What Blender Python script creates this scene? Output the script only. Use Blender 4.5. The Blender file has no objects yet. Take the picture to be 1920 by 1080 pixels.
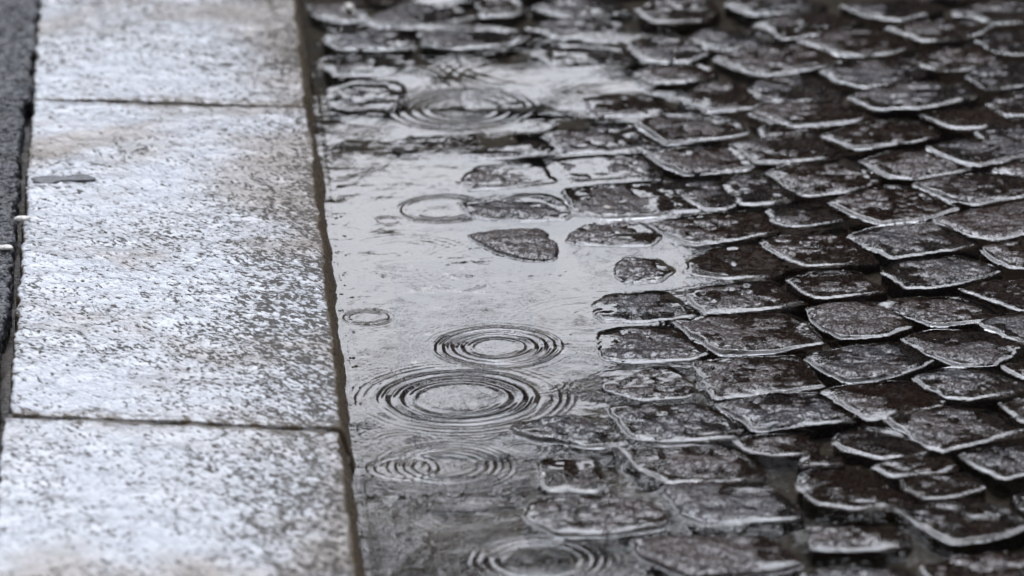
import bpy, bmesh, math, random
import numpy as np
R = math.radians
random.seed(7)
rng = np.random.default_rng(7)
S = bpy.context.scene
COL = S.collection

# ------------------------------------------------------------------ camera
FPX = 9760.0                       # focal length in photo pixels (1920 wide)
CAM = np.array([0.0, 0.0, 1.36])
PITCH, YAW = R(18.7), R(3.94)
cd = bpy.data.cameras.new('camera')
cam = bpy.data.objects.new('camera', cd)
COL.objects.link(cam)
cam.location = CAM
cam.rotation_euler = (R(90) - PITCH, 0, -YAW)
cd.sensor_width = 36
cd.lens = 36 * FPX / 1920
cd.clip_start = 0.05
cd.clip_end = 3000
cd.dof.use_dof = True
cd.dof.focus_distance = 4.14
cd.dof.aperture_fstop = 6.5
S.camera = cam

# ------------------------------------------------------------------ sky, sun, exposure
w = bpy.data.worlds.new('World')
S.world = w
w.use_nodes = True
nt = w.node_tree
nt.nodes.clear()
sky = nt.nodes.new('ShaderNodeTexSky')
sky.sky_type = 'NISHITA'
sky.sun_disc = False
sky.sun_elevation = R(48)
sky.sun_rotation = R(0)
sky.air_density = 1.6
sky.dust_density = 6.0
sky.ozone_density = 1.0
hs = nt.nodes.new('ShaderNodeHueSaturation')
hs.inputs['Saturation'].default_value = 0.12
bg = nt.nodes.new('ShaderNodeBackground')
bg.inputs['Strength'].default_value = 0.10
wo = nt.nodes.new('ShaderNodeOutputWorld')
nt.links.new(sky.outputs['Color'], hs.inputs['Color'])
wb = nt.nodes.new('ShaderNodeMix')          # cool daylight balance of an overcast sky
wb.data_type = 'RGBA'
wb.blend_type = 'MULTIPLY'
wb.inputs[0].default_value = 1.0
wb.inputs[7].default_value = (0.91, 0.97, 1.11, 1)
nt.links.new(hs.outputs['Color'], wb.inputs[6])
nt.links.new(wb.outputs[2], bg.inputs['Color'])
nt.links.new(bg.outputs['Background'], wo.inputs['Surface'])

sd_ = bpy.data.lights.new('sun', 'SUN')
sd_.energy = 0.5
sd_.angle = R(70)
sd_.color = (1.0, 0.97, 0.93)
sun = bpy.data.objects.new('sun', sd_)
COL.objects.link(sun)
sun.rotation_euler = (R(-42), 0, 0)

vs = S.view_settings
vs.view_transform = 'Standard'
vs.look = 'None'
vs.exposure = 0.92
vs.gamma = 1
vs.use_curve_mapping = False
S.cycles.use_denoising = True
S.cycles.max_bounces = 8
S.cycles.transparent_max_bounces = 12

# ------------------------------------------------------------------ pixel -> place
cp, sp, cy_, sy_ = math.cos(PITCH), math.sin(PITCH), math.cos(YAW), math.sin(YAW)
FWD = np.array([sy_ * cp, cy_ * cp, -sp])
RGT = np.array([cy_, -sy_, 0.0])
UPV = np.cross(RGT, FWD)


def ray(u, v):
    return FWD + RGT * (u - 960) / FPX - UPV * (v - 540) / FPX


def at(u, v, z=0.0, sx=0.0, sy=0.0):
    """point where the pixel's ray meets the plane Z = z + sx*X + sy*Y"""
    d = ray(u, v)
    t = (z + sx * CAM[0] + sy * CAM[1] - CAM[2]) / (d[2] - sx * d[0] - sy * d[1])
    return CAM + d * t


# the cobbled road: a plane that falls towards the kerb and, a little, towards the viewer
SX, SY = 0.030, 0.0045
_p = at(985, 600)
Z0 = 0.0012 - SX * _p[0] - SY * _p[1]


def road_z(x, y):
    return Z0 + SX * x + SY * y


ZK = 0.034                         # top of the kerb above the puddle


# ------------------------------------------------------------------ numpy noise
def _hash(ix, iy, seed):
    n = (ix.astype(np.int64) * 374761393 + iy.astype(np.int64) * 668265263 + seed * 1442695041) & 0x7fffffff
    n = ((n ^ (n >> 13)) * 1274126177) & 0x7fffffff
    return ((n ^ (n >> 16)) & 0xffff) / 65535.0


def vnoise(x, y, seed=0):
    x = np.asarray(x, float)
    y = np.asarray(y, float)
    ix, iy = np.floor(x), np.floor(y)
    fx, fy = x - ix, y - iy
    fx = fx * fx * fx * (fx * (fx * 6 - 15) + 10)
    fy = fy * fy * fy * (fy * (fy * 6 - 15) + 10)
    a, b = _hash(ix, iy, seed), _hash(ix + 1, iy, seed)
    c, d = _hash(ix, iy + 1, seed), _hash(ix + 1, iy + 1, seed)
    return (a + (b - a) * fx + (c - a) * fy + (a - b - c + d) * fx * fy) * 2 - 1


def fbm(x, y, seed=0, octv=3, gain=0.5):
    s, a = 0, 1.0
    for o in range(octv):
        s = s + a * vnoise(x * 2 ** o + 17.3 * o, y * 2 ** o - 9.1 * o, seed + o)
        a *= gain
    return s


# ------------------------------------------------------------------ mesh helpers
def link(name, me, parent=None, mat=None, **props):
    o = bpy.data.objects.new(name, me)
    COL.objects.link(o)
    if parent is not None:
        o.parent = parent
    if mat is not None and me is not None:
        me.materials.append(mat)
    for k, v in props.items():
        o[k] = v
    return o


def mesh_np(name, verts, faces, smooth=True):
    """faces: list of int arrays (n,3) or (n,4)"""
    me = bpy.data.meshes.new(name)
    verts = np.ascontiguousarray(verts, dtype=np.float32)
    me.vertices.add(len(verts))
    me.vertices.foreach_set('co', verts.ravel())
    loops = np.concatenate([np.asarray(f, np.int32).ravel() for f in faces if len(f)])
    tot = np.concatenate([np.full(len(f), np.asarray(f).shape[1], np.int32) for f in faces if len(f)])
    start = np.concatenate([[0], np.cumsum(tot)[:-1]]).astype(np.int32)
    me.loops.add(len(loops))
    me.loops.foreach_set('vertex_index', loops)
    me.polygons.add(len(tot))
    me.polygons.foreach_set('loop_start', start)
    me.polygons.foreach_set('loop_total', tot)
    me.polygons.foreach_set('use_smooth', np.full(len(tot), smooth, bool))
    me.update(calc_edges=True)
    me.validate()
    return me


def grid_faces(nr, nc, wrap=False):
    r = np.arange(nr - 1)[:, None]
    c = np.arange(nc if wrap else nc - 1)[None, :]
    c2 = (c + 1) % nc
    a = r * nc + c
    return np.stack([a, r * nc + c2, (r + 1) * nc + c2, (r + 1) * nc + c], -1).reshape(-1, 4)


def grid_mesh(name, X, Y, Z, smooth=True):
    nr, nc = X.shape
    return mesh_np(name, np.stack([X, Y, Z], -1).reshape(-1, 3), [grid_faces(nr, nc)], smooth)


def attr(me, name, vals):
    a = me.attributes.new(name, 'FLOAT', 'POINT')
    a.data.foreach_set('value', np.asarray(vals, np.float32).ravel())


def empty(name, loc=(0, 0, 0), **props):
    o = bpy.data.objects.new(name, None)
    COL.objects.link(o)
    o.location = loc
    for k, v in props.items():
        o[k] = v
    return o


# ------------------------------------------------------------------ material helpers
class M:
    def __init__(s, name):
        s.m = bpy.data.materials.new(name)
        s.m.use_nodes = True
        s.t = s.m.node_tree
        s.t.nodes.clear()
        s.out = s.t.nodes.new('ShaderNodeOutputMaterial')
        s.co = s.t.nodes.new('ShaderNodeTexCoord').outputs['Object']

    def n(s, kind, **kw):
        nd = s.t.nodes.new(kind)
        for k, v in kw.items():
            if k in nd.inputs:
                if hasattr(v, 'is_linked') or isinstance(v, bpy.types.NodeSocket):
                    s.t.links.new(v, nd.inputs[k])
                else:
                    nd.inputs[k].default_value = v
            else:
                setattr(nd, k, v)
        return nd

    def noise(s, scale, detail=3, rough=0.55, dist=0.0, co=None, off=0.0):
        c = co or s.co
        if off:
            c = s.n('ShaderNodeVectorMath', operation='ADD').outputs[0] and s.vadd(c, off)
        return s.n('ShaderNodeTexNoise', Vector=c, Scale=scale, Detail=detail, Roughness=rough, Distortion=dist).outputs['Fac']

    def vadd(s, c, off):
        nd = s.t.nodes.new('ShaderNodeVectorMath')
        nd.operation = 'ADD'
        s.t.links.new(c, nd.inputs[0])
        nd.inputs[1].default_value = (off, off * 0.7, off * 1.3)
        return nd.outputs[0]

    def squash(s, y):
        nd = s.t.nodes.new('ShaderNodeVectorMath')
        nd.operation = 'MULTIPLY'
        s.t.links.new(s.co, nd.inputs[0])
        nd.inputs[1].default_value = (1, y, 1)
        return nd.outputs[0]

    def grain(s, ang, k):
        # stretch along a direction in the ground plane: the split grain of the stone
        nd = s.t.nodes.new('ShaderNodeMapping')
        nd.vector_type = 'TEXTURE'
        s.t.links.new(s.co, nd.inputs['Vector'])
        nd.inputs['Rotation'].default_value = (0, 0, ang)
        nd.inputs['Scale'].default_value = (k, 1, 1)
        return nd.outputs[0]

    def math(s, op, a, b=0.0, c=None, clamp=False):
        nd = s.t.nodes.new('ShaderNodeMath')
        nd.operation = op
        nd.use_clamp = clamp
        for i, v in enumerate((a, b, c)):
            if v is None:
                continue
            if isinstance(v, bpy.types.NodeSocket):
                s.t.links.new(v, nd.inputs[i])
            else:
                nd.inputs[i].default_value = v
        return nd.outputs[0]

    def ramp(s, v, lo, hi, a=0.0, b=1.0):
        nd = s.t.nodes.new('ShaderNodeMapRange')
        nd.interpolation_type = 'SMOOTHSTEP'
        s.t.links.new(v, nd.inputs['Value'])
        nd.inputs['From Min'].default_value = lo
        nd.inputs['From Max'].default_value = hi
        nd.inputs['To Min'].default_value = a
        nd.inputs['To Max'].default_value = b
        return nd.outputs['Result']

    def mix(s, f, a, b):
        nd = s.t.nodes.new('ShaderNodeMix')
        nd.data_type = 'RGBA'
        for i, v in ((0, f), (6, a), (7, b)):
            if isinstance(v, bpy.types.NodeSocket):
                s.t.links.new(v, nd.inputs[i])
            elif i == 0:
                nd.inputs[0].default_value = v
            else:
                nd.inputs[i].default_value = (*v, 1)
        return nd.outputs[2]

    def bump(s, h, dist, strength=1.0, normal=None):
        nd = s.t.nodes.new('ShaderNodeBump')
        nd.inputs['Strength'].default_value = strength
        nd.inputs['Distance'].default_value = dist
        s.t.links.new(h, nd.inputs['Height'])
        if normal is not None:
            s.t.links.new(normal, nd.inputs['Normal'])
        return nd.outputs[0]

    def attr(s, name):
        nd = s.t.nodes.new('ShaderNodeAttribute')
        nd.attribute_name = name
        return nd.outputs['Fac']

    def rand(s):
        return s.n('ShaderNodeObjectInfo').outputs['Random']

    def principled(s, color, rough, normal=None, ior=1.45, **kw):
        nd = s.t.nodes.new('ShaderNodeBsdfPrincipled')
        for k, v in (('Base Color', color), ('Roughness', rough), ('Normal', normal), ('IOR', ior), *kw.items()):
            if v is None:
                continue
            if isinstance(v, bpy.types.NodeSocket):
                s.t.links.new(v, nd.inputs[k])
            else:
                nd.inputs[k].default_value = (*v, 1) if isinstance(v, tuple) and len(v) == 3 else v
        s.t.links.new(nd.outputs[0], s.out.inputs['Surface'])
        return s.m


def mat_granite():
    m = M('wet_granite')
    edge, stain = m.attr('edge'), m.attr('stain')
    rnd = m.rand()
    gr = m.grain(R(-56), 1.8)
    fine = m.noise(330, 2, 0.6, 0.4, co=gr)
    mid = m.noise(120, 3, 0.55, 0.8, co=gr, off=3.1)
    streak = m.noise(38, 4, 0.6, 2.2, off=9.3)
    big = m.noise(6, 4, 0.6, 0.8, off=7.7)
    c0 = lambda q, k: m.math('MULTIPLY', m.math('SUBTRACT', q, 0.5), k)
    v = m.math('ADD', c0(fine, 1.25), c0(mid, 0.75))
    v = m.math('ADD', v, m.math('ADD', c0(streak, 0.35), c0(big, 0.55)))
    v = m.math('ADD', v, m.math('MULTIPLY', edge, 0.165))
    dark = m.ramp(v, 0.0, 0.24)
    col = m.mix(m.ramp(big, 0.35, 0.7), (0.44, 0.46, 0.49), (0.50, 0.51, 0.52))
    col = m.mix(m.math('MULTIPLY', m.ramp(fine, 0.3, 0.7), 0.35), col, (0.24, 0.245, 0.25))
    col = m.mix(dark, col, (0.045, 0.039, 0.033))
    wn = m.math('ADD', m.noise(5, 4, 0.6, 0.5, off=1.7), m.math('MULTIPLY', edge, 0.17))
    warm = m.math('MULTIPLY', m.ramp(wn, 0.47, 0.70), 0.75)
    col = m.mix(warm, col, m.mix(dark, (0.22, 0.17, 0.12), (0.04, 0.03, 0.02)))
    crk = m.math('ABSOLUTE', c0(m.noise(13, 3, 0.5, 1.2, off=12.0), 1.0))
    crk = m.math('MULTIPLY', m.ramp(crk, 0.0, 0.012, 1.0, 0.0), m.ramp(m.noise(9, 2, off=21.0), 0.5, 0.62))
    col = m.mix(m.math('MULTIPLY', crk, 0.75), col, (0.035, 0.028, 0.02))
    st = m.ramp(m.math('ADD', stain, c0(mid, 1.1)), 0.30, 0.75)
    col = m.mix(st, col, m.mix(fine, (0.018, 0.013, 0.008), (0.13, 0.095, 0.055)))
    h = m.math('ADD', m.math('MULTIPLY', fine, 0.55), m.math('MULTIPLY', mid, 0.9))
    h = m.math('SUBTRACT', m.math('ADD', h, m.math('MULTIPLY', streak, 0.8)), m.math('MULTIPLY', dark, 0.35))
    nrm = m.bump(h, 0.0016, 0.75)
    rough = m.ramp(dark, 0.0, 1.0, 0.20, 0.5)
    return m.principled(col, rough, nrm, 1.38, **{'Specular IOR Level': m.ramp(dark, 0.0, 1.0, 0.5, 0.12)})


def mat_sett():
    m = M('wet_basalt')
    rnd = m.rand()
    gr = m.grain(R(75), 1.7)
    fine = m.noise(480, 2, 0.65, 0.2, co=gr)
    mid = m.noise(200, 3, 0.6, 0.5, co=gr, off=2.3)
    big = m.noise(22, 3, 0.5, 0.6, off=5.9)
    c = m.mix(m.ramp(rnd, 0.25, 0.75), (0.022, 0.012, 0.009), (0.011, 0.011, 0.014))
    c = m.mix(m.math('MULTIPLY', m.ramp(m.math('ADD', big, m.math('MULTIPLY', rnd, 0.16)), 0.5, 0.72), 0.6), c, (0.026, 0.013, 0.009))
    c = m.mix(m.ramp(fine, 0.54, 0.68), c, (0.068, 0.058, 0.057))
    c = m.mix(m.ramp(mid, 0.56, 0.68), c, (0.006, 0.005, 0.005))
    h = m.math('ADD', m.math('MULTIPLY', fine, 0.7), m.math('MULTIPLY', mid, 0.9))
    amp = m.math('ADD', m.math('MULTIPLY', m.ramp(big, 0.35, 0.65), 0.7), 0.3)
    r2 = m.math('FRACT', m.math('MULTIPLY', rnd, 7.31))
    amp = m.math('MULTIPLY', amp, m.math('ADD', m.math('MULTIPLY', r2, 1.1), 0.5))
    nrm = m.bump(m.math('MULTIPLY', h, amp), 0.0016, 0.62)
    rough = m.math('ADD', m.ramp(mid, 0.40, 0.62, 0.06, 0.36), m.math('MULTIPLY', rnd, 0.10))
    spec = m.ramp(m.math('ADD', mid, m.math('MULTIPLY', m.math('SUBTRACT', fine, 0.5), 1.6)), 0.40, 0.62, 0.42, 0.03)
    return m.principled(c, rough, nrm, 1.36, **{'Specular IOR Level': spec})


def mat_mud():
    m = M('wet_grit')
    fine = m.noise(260, 4, 0.65)
    big = m.noise(14, 3)
    c = m.mix(m.ramp(fine, 0.4, 0.65), (0.032, 0.023, 0.013), (0.095, 0.072, 0.045))
    c = m.mix(m.ramp(big, 0.45, 0.65), c, (0.022, 0.018, 0.015))
    return m.principled(c, 0.4, m.bump(fine, 0.003), 1.4)


def mat_water():
    m = M('rain_water')
    a = m.noise(55, 2, 0.5, 0.4)
    b = m.noise(190, 2, 0.5, 0.2, off=4.0)
    nrm = m.bump(m.math('ADD', m.math('MULTIPLY', a, 1.0), m.math('MULTIPLY', b, 0.22)), 0.0006, 0.25)
    fr = m.n('ShaderNodeFresnel', IOR=1.333, Normal=nrm).outputs[0]
    gl = m.n('ShaderNodeBsdfGlossy', Color=(1, 1, 1, 1), Roughness=0.015, Normal=nrm).outputs[0]
    tr = m.n('ShaderNodeBsdfTransparent', Color=(0.80, 0.78, 0.74, 1)).outputs[0]
    mx = m.n('ShaderNodeMixShader')
    m.t.links.new(fr, mx.inputs[0])
    m.t.links.new(tr, mx.inputs[1])
    m.t.links.new(gl, mx.inputs[2])
    m.t.links.new(mx.outputs[0], m.out.inputs['Surface'])
    return m.m


def mat_asphalt():
    m = M('wet_asphalt')
    vor = m.n('ShaderNodeTexVoronoi', Vector=m.co, Scale=170.0, Randomness=1.0)
    fine = m.noise(300, 3, 0.6)
    big = m.noise(9, 3, 0.5)
    c = m.mix(m.ramp(vor.outputs['Color'], 0.2, 0.9), (0.012, 0.0125, 0.015), (0.05, 0.052, 0.06))
    c = m.mix(m.ramp(big, 0.5, 0.7), c, (0.018, 0.018, 0.021))
    h = m.math('SUBTRACT', m.math('MULTIPLY', fine, 0.4), vor.outputs['Distance'])
    return m.principled(c, m.ramp(fine, 0.3, 0.7, 0.3, 0.6), m.bump(h, 0.004, 1.0), 1.36)


def mat_plain(name, col, rough=0.5, scale=200, amount=0.35, bump=0.001, ior=1.42):
    m = M(name)
    f = m.noise(scale, 4, 0.6)
    c = m.mix(m.ramp(f, 0.3, 0.7), tuple(x * (1 - amount) for x in col), tuple(min(1, x * (1 + amount)) for x in col))
    return m.principled(c, rough, m.bump(f, bump), ior)


GRANITE, SETT, MUD, WATER, ASPHALT = mat_granite(), mat_sett(), mat_mud(), mat_water(), mat_asphalt()

# ------------------------------------------------------------------ ground beyond
gm = mesh_np('ground', np.array([[-600, -600, -0.12], [600, -600, -0.12], [600, 600, -0.12], [-600, 600, -0.12]]), [np.array([[0, 1, 2, 3]])])
link('ground', gm, None, mat_plain('wet_road_surface', (0.045, 0.044, 0.045), 0.4, 60, 0.4, 0.004), kind='structure')

# ------------------------------------------------------------------ kerb
KR0, KR1 = at(556, 0, ZK), at(676, 1080, ZK)          # right arris, far and near
KL0, KL1 = at(76, 0, ZK), at(-8, 1080, ZK)            # left arris


def kr_x(y):
    t = (y - KR0[1]) / (KR1[1] - KR0[1])
    return KR0[0] + (KR1[0] - KR0[0]) * t


def kl_x(y):
    t = (y - KL0[1]) / (KL1[1] - KL0[1])
    return KL0[0] + (KL1[0] - KL0[0]) * t


kerb = empty('kerb', (0, 0, 0), label='pale wet granite kerb running between dark asphalt and the rain puddle', category='kerb')


def kerb_stone(yl0, yr0, yl1, yr1, seed, ny=150, dxl=0.0, dzz=0.0, dense=True):
    """yl*/yr*: near (0) and far (1) end of the stone at its left and right arris"""
    nx = 96 if dense else 24
    ny = ny if dense else 24
    # cross-section parameter: left side wall, top, right rounded arris and battered face
    s_top = np.linspace(0, 1, nx)
    ts = np.linspace(0, 1, ny)
    # denser near the two ends
    ts = np.concatenate([[0, 0.0015, 0.003, 0.006, 0.01, 0.015], np.linspace(0.022, 0.978, ny), [0.985, 0.99, 0.994, 0.997, 0.9985, 1]])
    rr, rl = 0.0075, 0.004
    prof = []                                          # (kind, value)
    rows = []
    for t in ts:
        xs, zs, ys, ed, stn = [], [], [], [], []
        yl = yl0 + (yl1 - yl0) * t
        yr = yr0 + (yr1 - yr0) * t
        xl, xr = kl_x(yl) + dxl, kr_x(yr) + 0.0016 * math.sin(seed * 2.3)
        L = (yl1 - yl0)
        dend = min(t, 1 - t) * L
        # left wall
        for zz in (-0.11, -0.05, -0.02, -0.012):
            xs.append(xl); ys.append(yl); zs.append(ZK + zz); ed.append(0); stn.append(1.0)
        top = xl + 0.0008 + (xr - rr * 0.4 - xl) * (0.5 - 0.5 * np.cos(np.pi * (0.04 + 0.92 * s_top))) / 1.0
        top = xl + (top - top[0]) / (top[-1] - top[0]) * (xr - xl - 0.003) + 0.0002
        yy = yl + (yr - yl) * (top - xl) / (xr - xl)
        dl, dr = top - xl, xr - top
        z = np.full(nx, ZK)
        z -= np.where(dl < rl, rl - np.sqrt(np.maximum(rl ** 2 - (rl - dl) ** 2, 0)), 0)
        re = 0.006
        z -= np.where(dr < re, 0.45 * (re - np.sqrt(np.maximum(re ** 2 - (re - dr) ** 2, 0))), 0)
        rend = 0.0045
        if dend < rend:
            z -= 0.75 * (rend - math.sqrt(max(rend ** 2 - (rend - dend) ** 2, 0)))
        xs += list(top); ys += list(yy); zs += list(z)
        ed += list(np.clip(1 - dr / 0.11, 0, 1) ** 1.2)
        e_end = max(0, 1 - dend / 0.030)
        stn += list(np.clip(np.maximum(np.clip(1.0 - dr / 0.0075, 0, 1.1), np.maximum(np.clip(0.8 - dl / 0.004, 0, 1), e_end * 0.62)), 0, 1.1))
        # right battered face
        z_e = z[-1]
        for k, (dx, dz) in enumerate(((0.0010, -0.0012), (0.0022, -0.004), (0.0038, -0.009), (0.0058, -0.016), (0.008, -0.024), (0.0105, -0.034), (0.014, -0.06), (0.018, -0.12))):
            xs.append(top[-1] + dx); ys.append(yr); zs.append(z_e + dz); ed.append(1); stn.append(1.0)
        rows.append((xs, ys, zs, ed, stn))
    A = np.array(rows)                                  # ny,5,n
    X, Y, Z, E, T = (A[:, i, :] for i in range(5))
    # close the ends downwards
    Zw = Z.copy()
    rel = fbm(X * 55, Y * 55, seed, 4, 0.55) * 0.0007 + vnoise(X * 9, Y * 9, seed + 5) * 0.0012
    Zw += rel + dzz
    rag = vnoise(Y * 45, X * 0 + seed, 3) * 0.0016 + vnoise(Y * 160, X * 0 + seed, 4) * 0.0010
    nl = 4
    wl = np.clip(1 - (X - X[:, nl:nl + 1]) / 0.012, 0, 1)
    X = X + rag * wl
    ragr = vnoise(Y * 25, X * 0 + seed, 8) * 0.0016 + vnoise(Y * 130, Z * 400, 9) * 0.0009 - 0.004 * np.clip(vnoise(Y * 38, X * 0 + seed, 18) - 0.62, 0, 1)
    wr = np.clip(1 - (X[:, -9:-8] - X) / 0.01, 0, 1)
    X = X + ragr * wr
    P = np.stack([X, Y, Zw], -1)
    P0, P1 = P[:1].copy(), P[-1:].copy()
    P0[..., 2] = P1[..., 2] = -0.1
    P0[..., 2] = np.minimum(P0[..., 2], P[:1, :, 2]); P1[..., 2] = np.minimum(P1[..., 2], P[-1:, :, 2])
    P = np.concatenate([P0, P, P1], 0)
    E = np.concatenate([E[:1], E, E[-1:]], 0)
    T = np.concatenate([np.ones_like(T[:1]), T, np.ones_like(T[:1])], 0)
    nr, nc = P.shape[:2]
    me = mesh_np('kerb_stone', P.reshape(-1, 3), [grid_faces(nr, nc)])
    attr(me, 'edge', E)
    attr(me, 'stain', T)
    return link('kerb_stone', me, kerb, GRANITE)


jA_l, jA_r = at(70, 184, ZK)[1], at(588, 201, ZK)[1]
jB_l, jB_r = at(26, 777, ZK)[1], at(656, 803, ZK)[1]
G = 0.0022
kerb_stone(jA_l + G, jA_r + G, jA_l + 0.83, jA_r + 0.83, 11, 150, dxl=-0.001)
kerb_stone(jB_l + G, jB_r + G, jA_l - G, jA_r - G, 12, 220, dxl=0.0)
kerb_stone(jB_l - 0.82, jB_r - 0.82, jB_l - G, jB_r - G, 13, 200, dxl=-0.004, dzz=-0.001)
for k, (o0, o1) in enumerate(((0.838, 1.62), (1.627, 2.5), (2.507, 3.3))):
    kerb_stone(jA_l + o0, jA_r + o0, jA_l + o1, jA_r + o1, 21 + k, dense=False)
for k, (o0, o1) in enumerate(((1.62, 0.827), (2.4, 1.627))):
    kerb_stone(jB_l - o0, jB_r - o0, jB_l - o1, jB_r - o1, 31 + k, dense=False)
# grit packed between the stones
for yl, yr in ((jA_l, jA_r), (jB_l, jB_r)):
    n = 120
    s = np.linspace(0, 1, n)[None, :].repeat(3, 0)
    off = np.array([-0.009, 0, 0.009])[:, None]
    x = kl_x(yl) + (kr_x(yr) + 0.004 - kl_x(yl)) * s
    y = yl + (yr - yl) * s + off
    z = ZK - 0.0030 + 0.0022 * vnoise(x * 70, y * 70, 5) - np.clip((s - 0.93) / 0.07, 0, 1) * 0.02
    link('joint_filler', grid_mesh('joint_filler', x, y, z), kerb, MUD)

# ------------------------------------------------------------------ asphalt pavement
ys = np.concatenate([np.linspace(0.8, 2.95, 40), np.linspace(3.0, 5.15, 900), np.linspace(5.2, 8.0, 40)])
ds = np.concatenate([np.array([0, 0.0006, 0.0015, 0.003]), np.linspace(0.005, 0.10, 54), np.linspace(0.11, 0.4, 20), np.linspace(0.5, 2.4, 12)])
D, Yg = np.meshgrid(ds, ys)
yj = jA_l - 0.004
gap = np.where(Yg < yj, 0.0075, 0.0015)
gap = gap + np.where((Yg < jB_l), 0.001, 0)
edge_rag = vnoise(Yg * 60, Yg * 0, 40) * 0.0022 + vnoise(Yg * 210, Yg * 0, 41) * 0.0016 + vnoise(Yg * 14, Yg * 0, 42) * 0.0015
Xg = kl_x(Yg) - gap - D + edge_rag * np.clip(1 - D / 0.03, 0, 1)
agg = np.abs(fbm(Xg * 170, Yg * 170, 60, 3, 0.6)) * 0.0028
rnd = np.where(D < 0.004, 0.004 - np.sqrt(np.maximum(0.004 ** 2 - (0.004 - D) ** 2, 0)), 0)
Zg = ZK + 0.0015 + 0.0022 * vnoise(Xg * 12, Yg * 12, 61) - agg - rnd * 1.2
Zg[:, 0] = ZK - 0.05
Zg = np.where(D > 0.3, ZK - 0.0005, Zg)
link('pavement', grid_mesh('pavement', Xg, Yg, Zg), None, ASPHALT, kind='structure')
# dirt at the bottom of the gap between asphalt and kerb
ys2 = np.linspace(0.8, 8.0, 700)
D2, Y2 = np.meshgrid(np.linspace(-0.02, 0.006, 8), ys2)
X2 = kl_x(Y2) + D2
Z2 = ZK - 0.019 + 0.006 * vnoise(X2 * 80, Y2 * 50, 70)
link('gap_dirt', grid_mesh('gap_dirt', X2, Y2, Z2), None, MUD, kind='structure')

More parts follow.
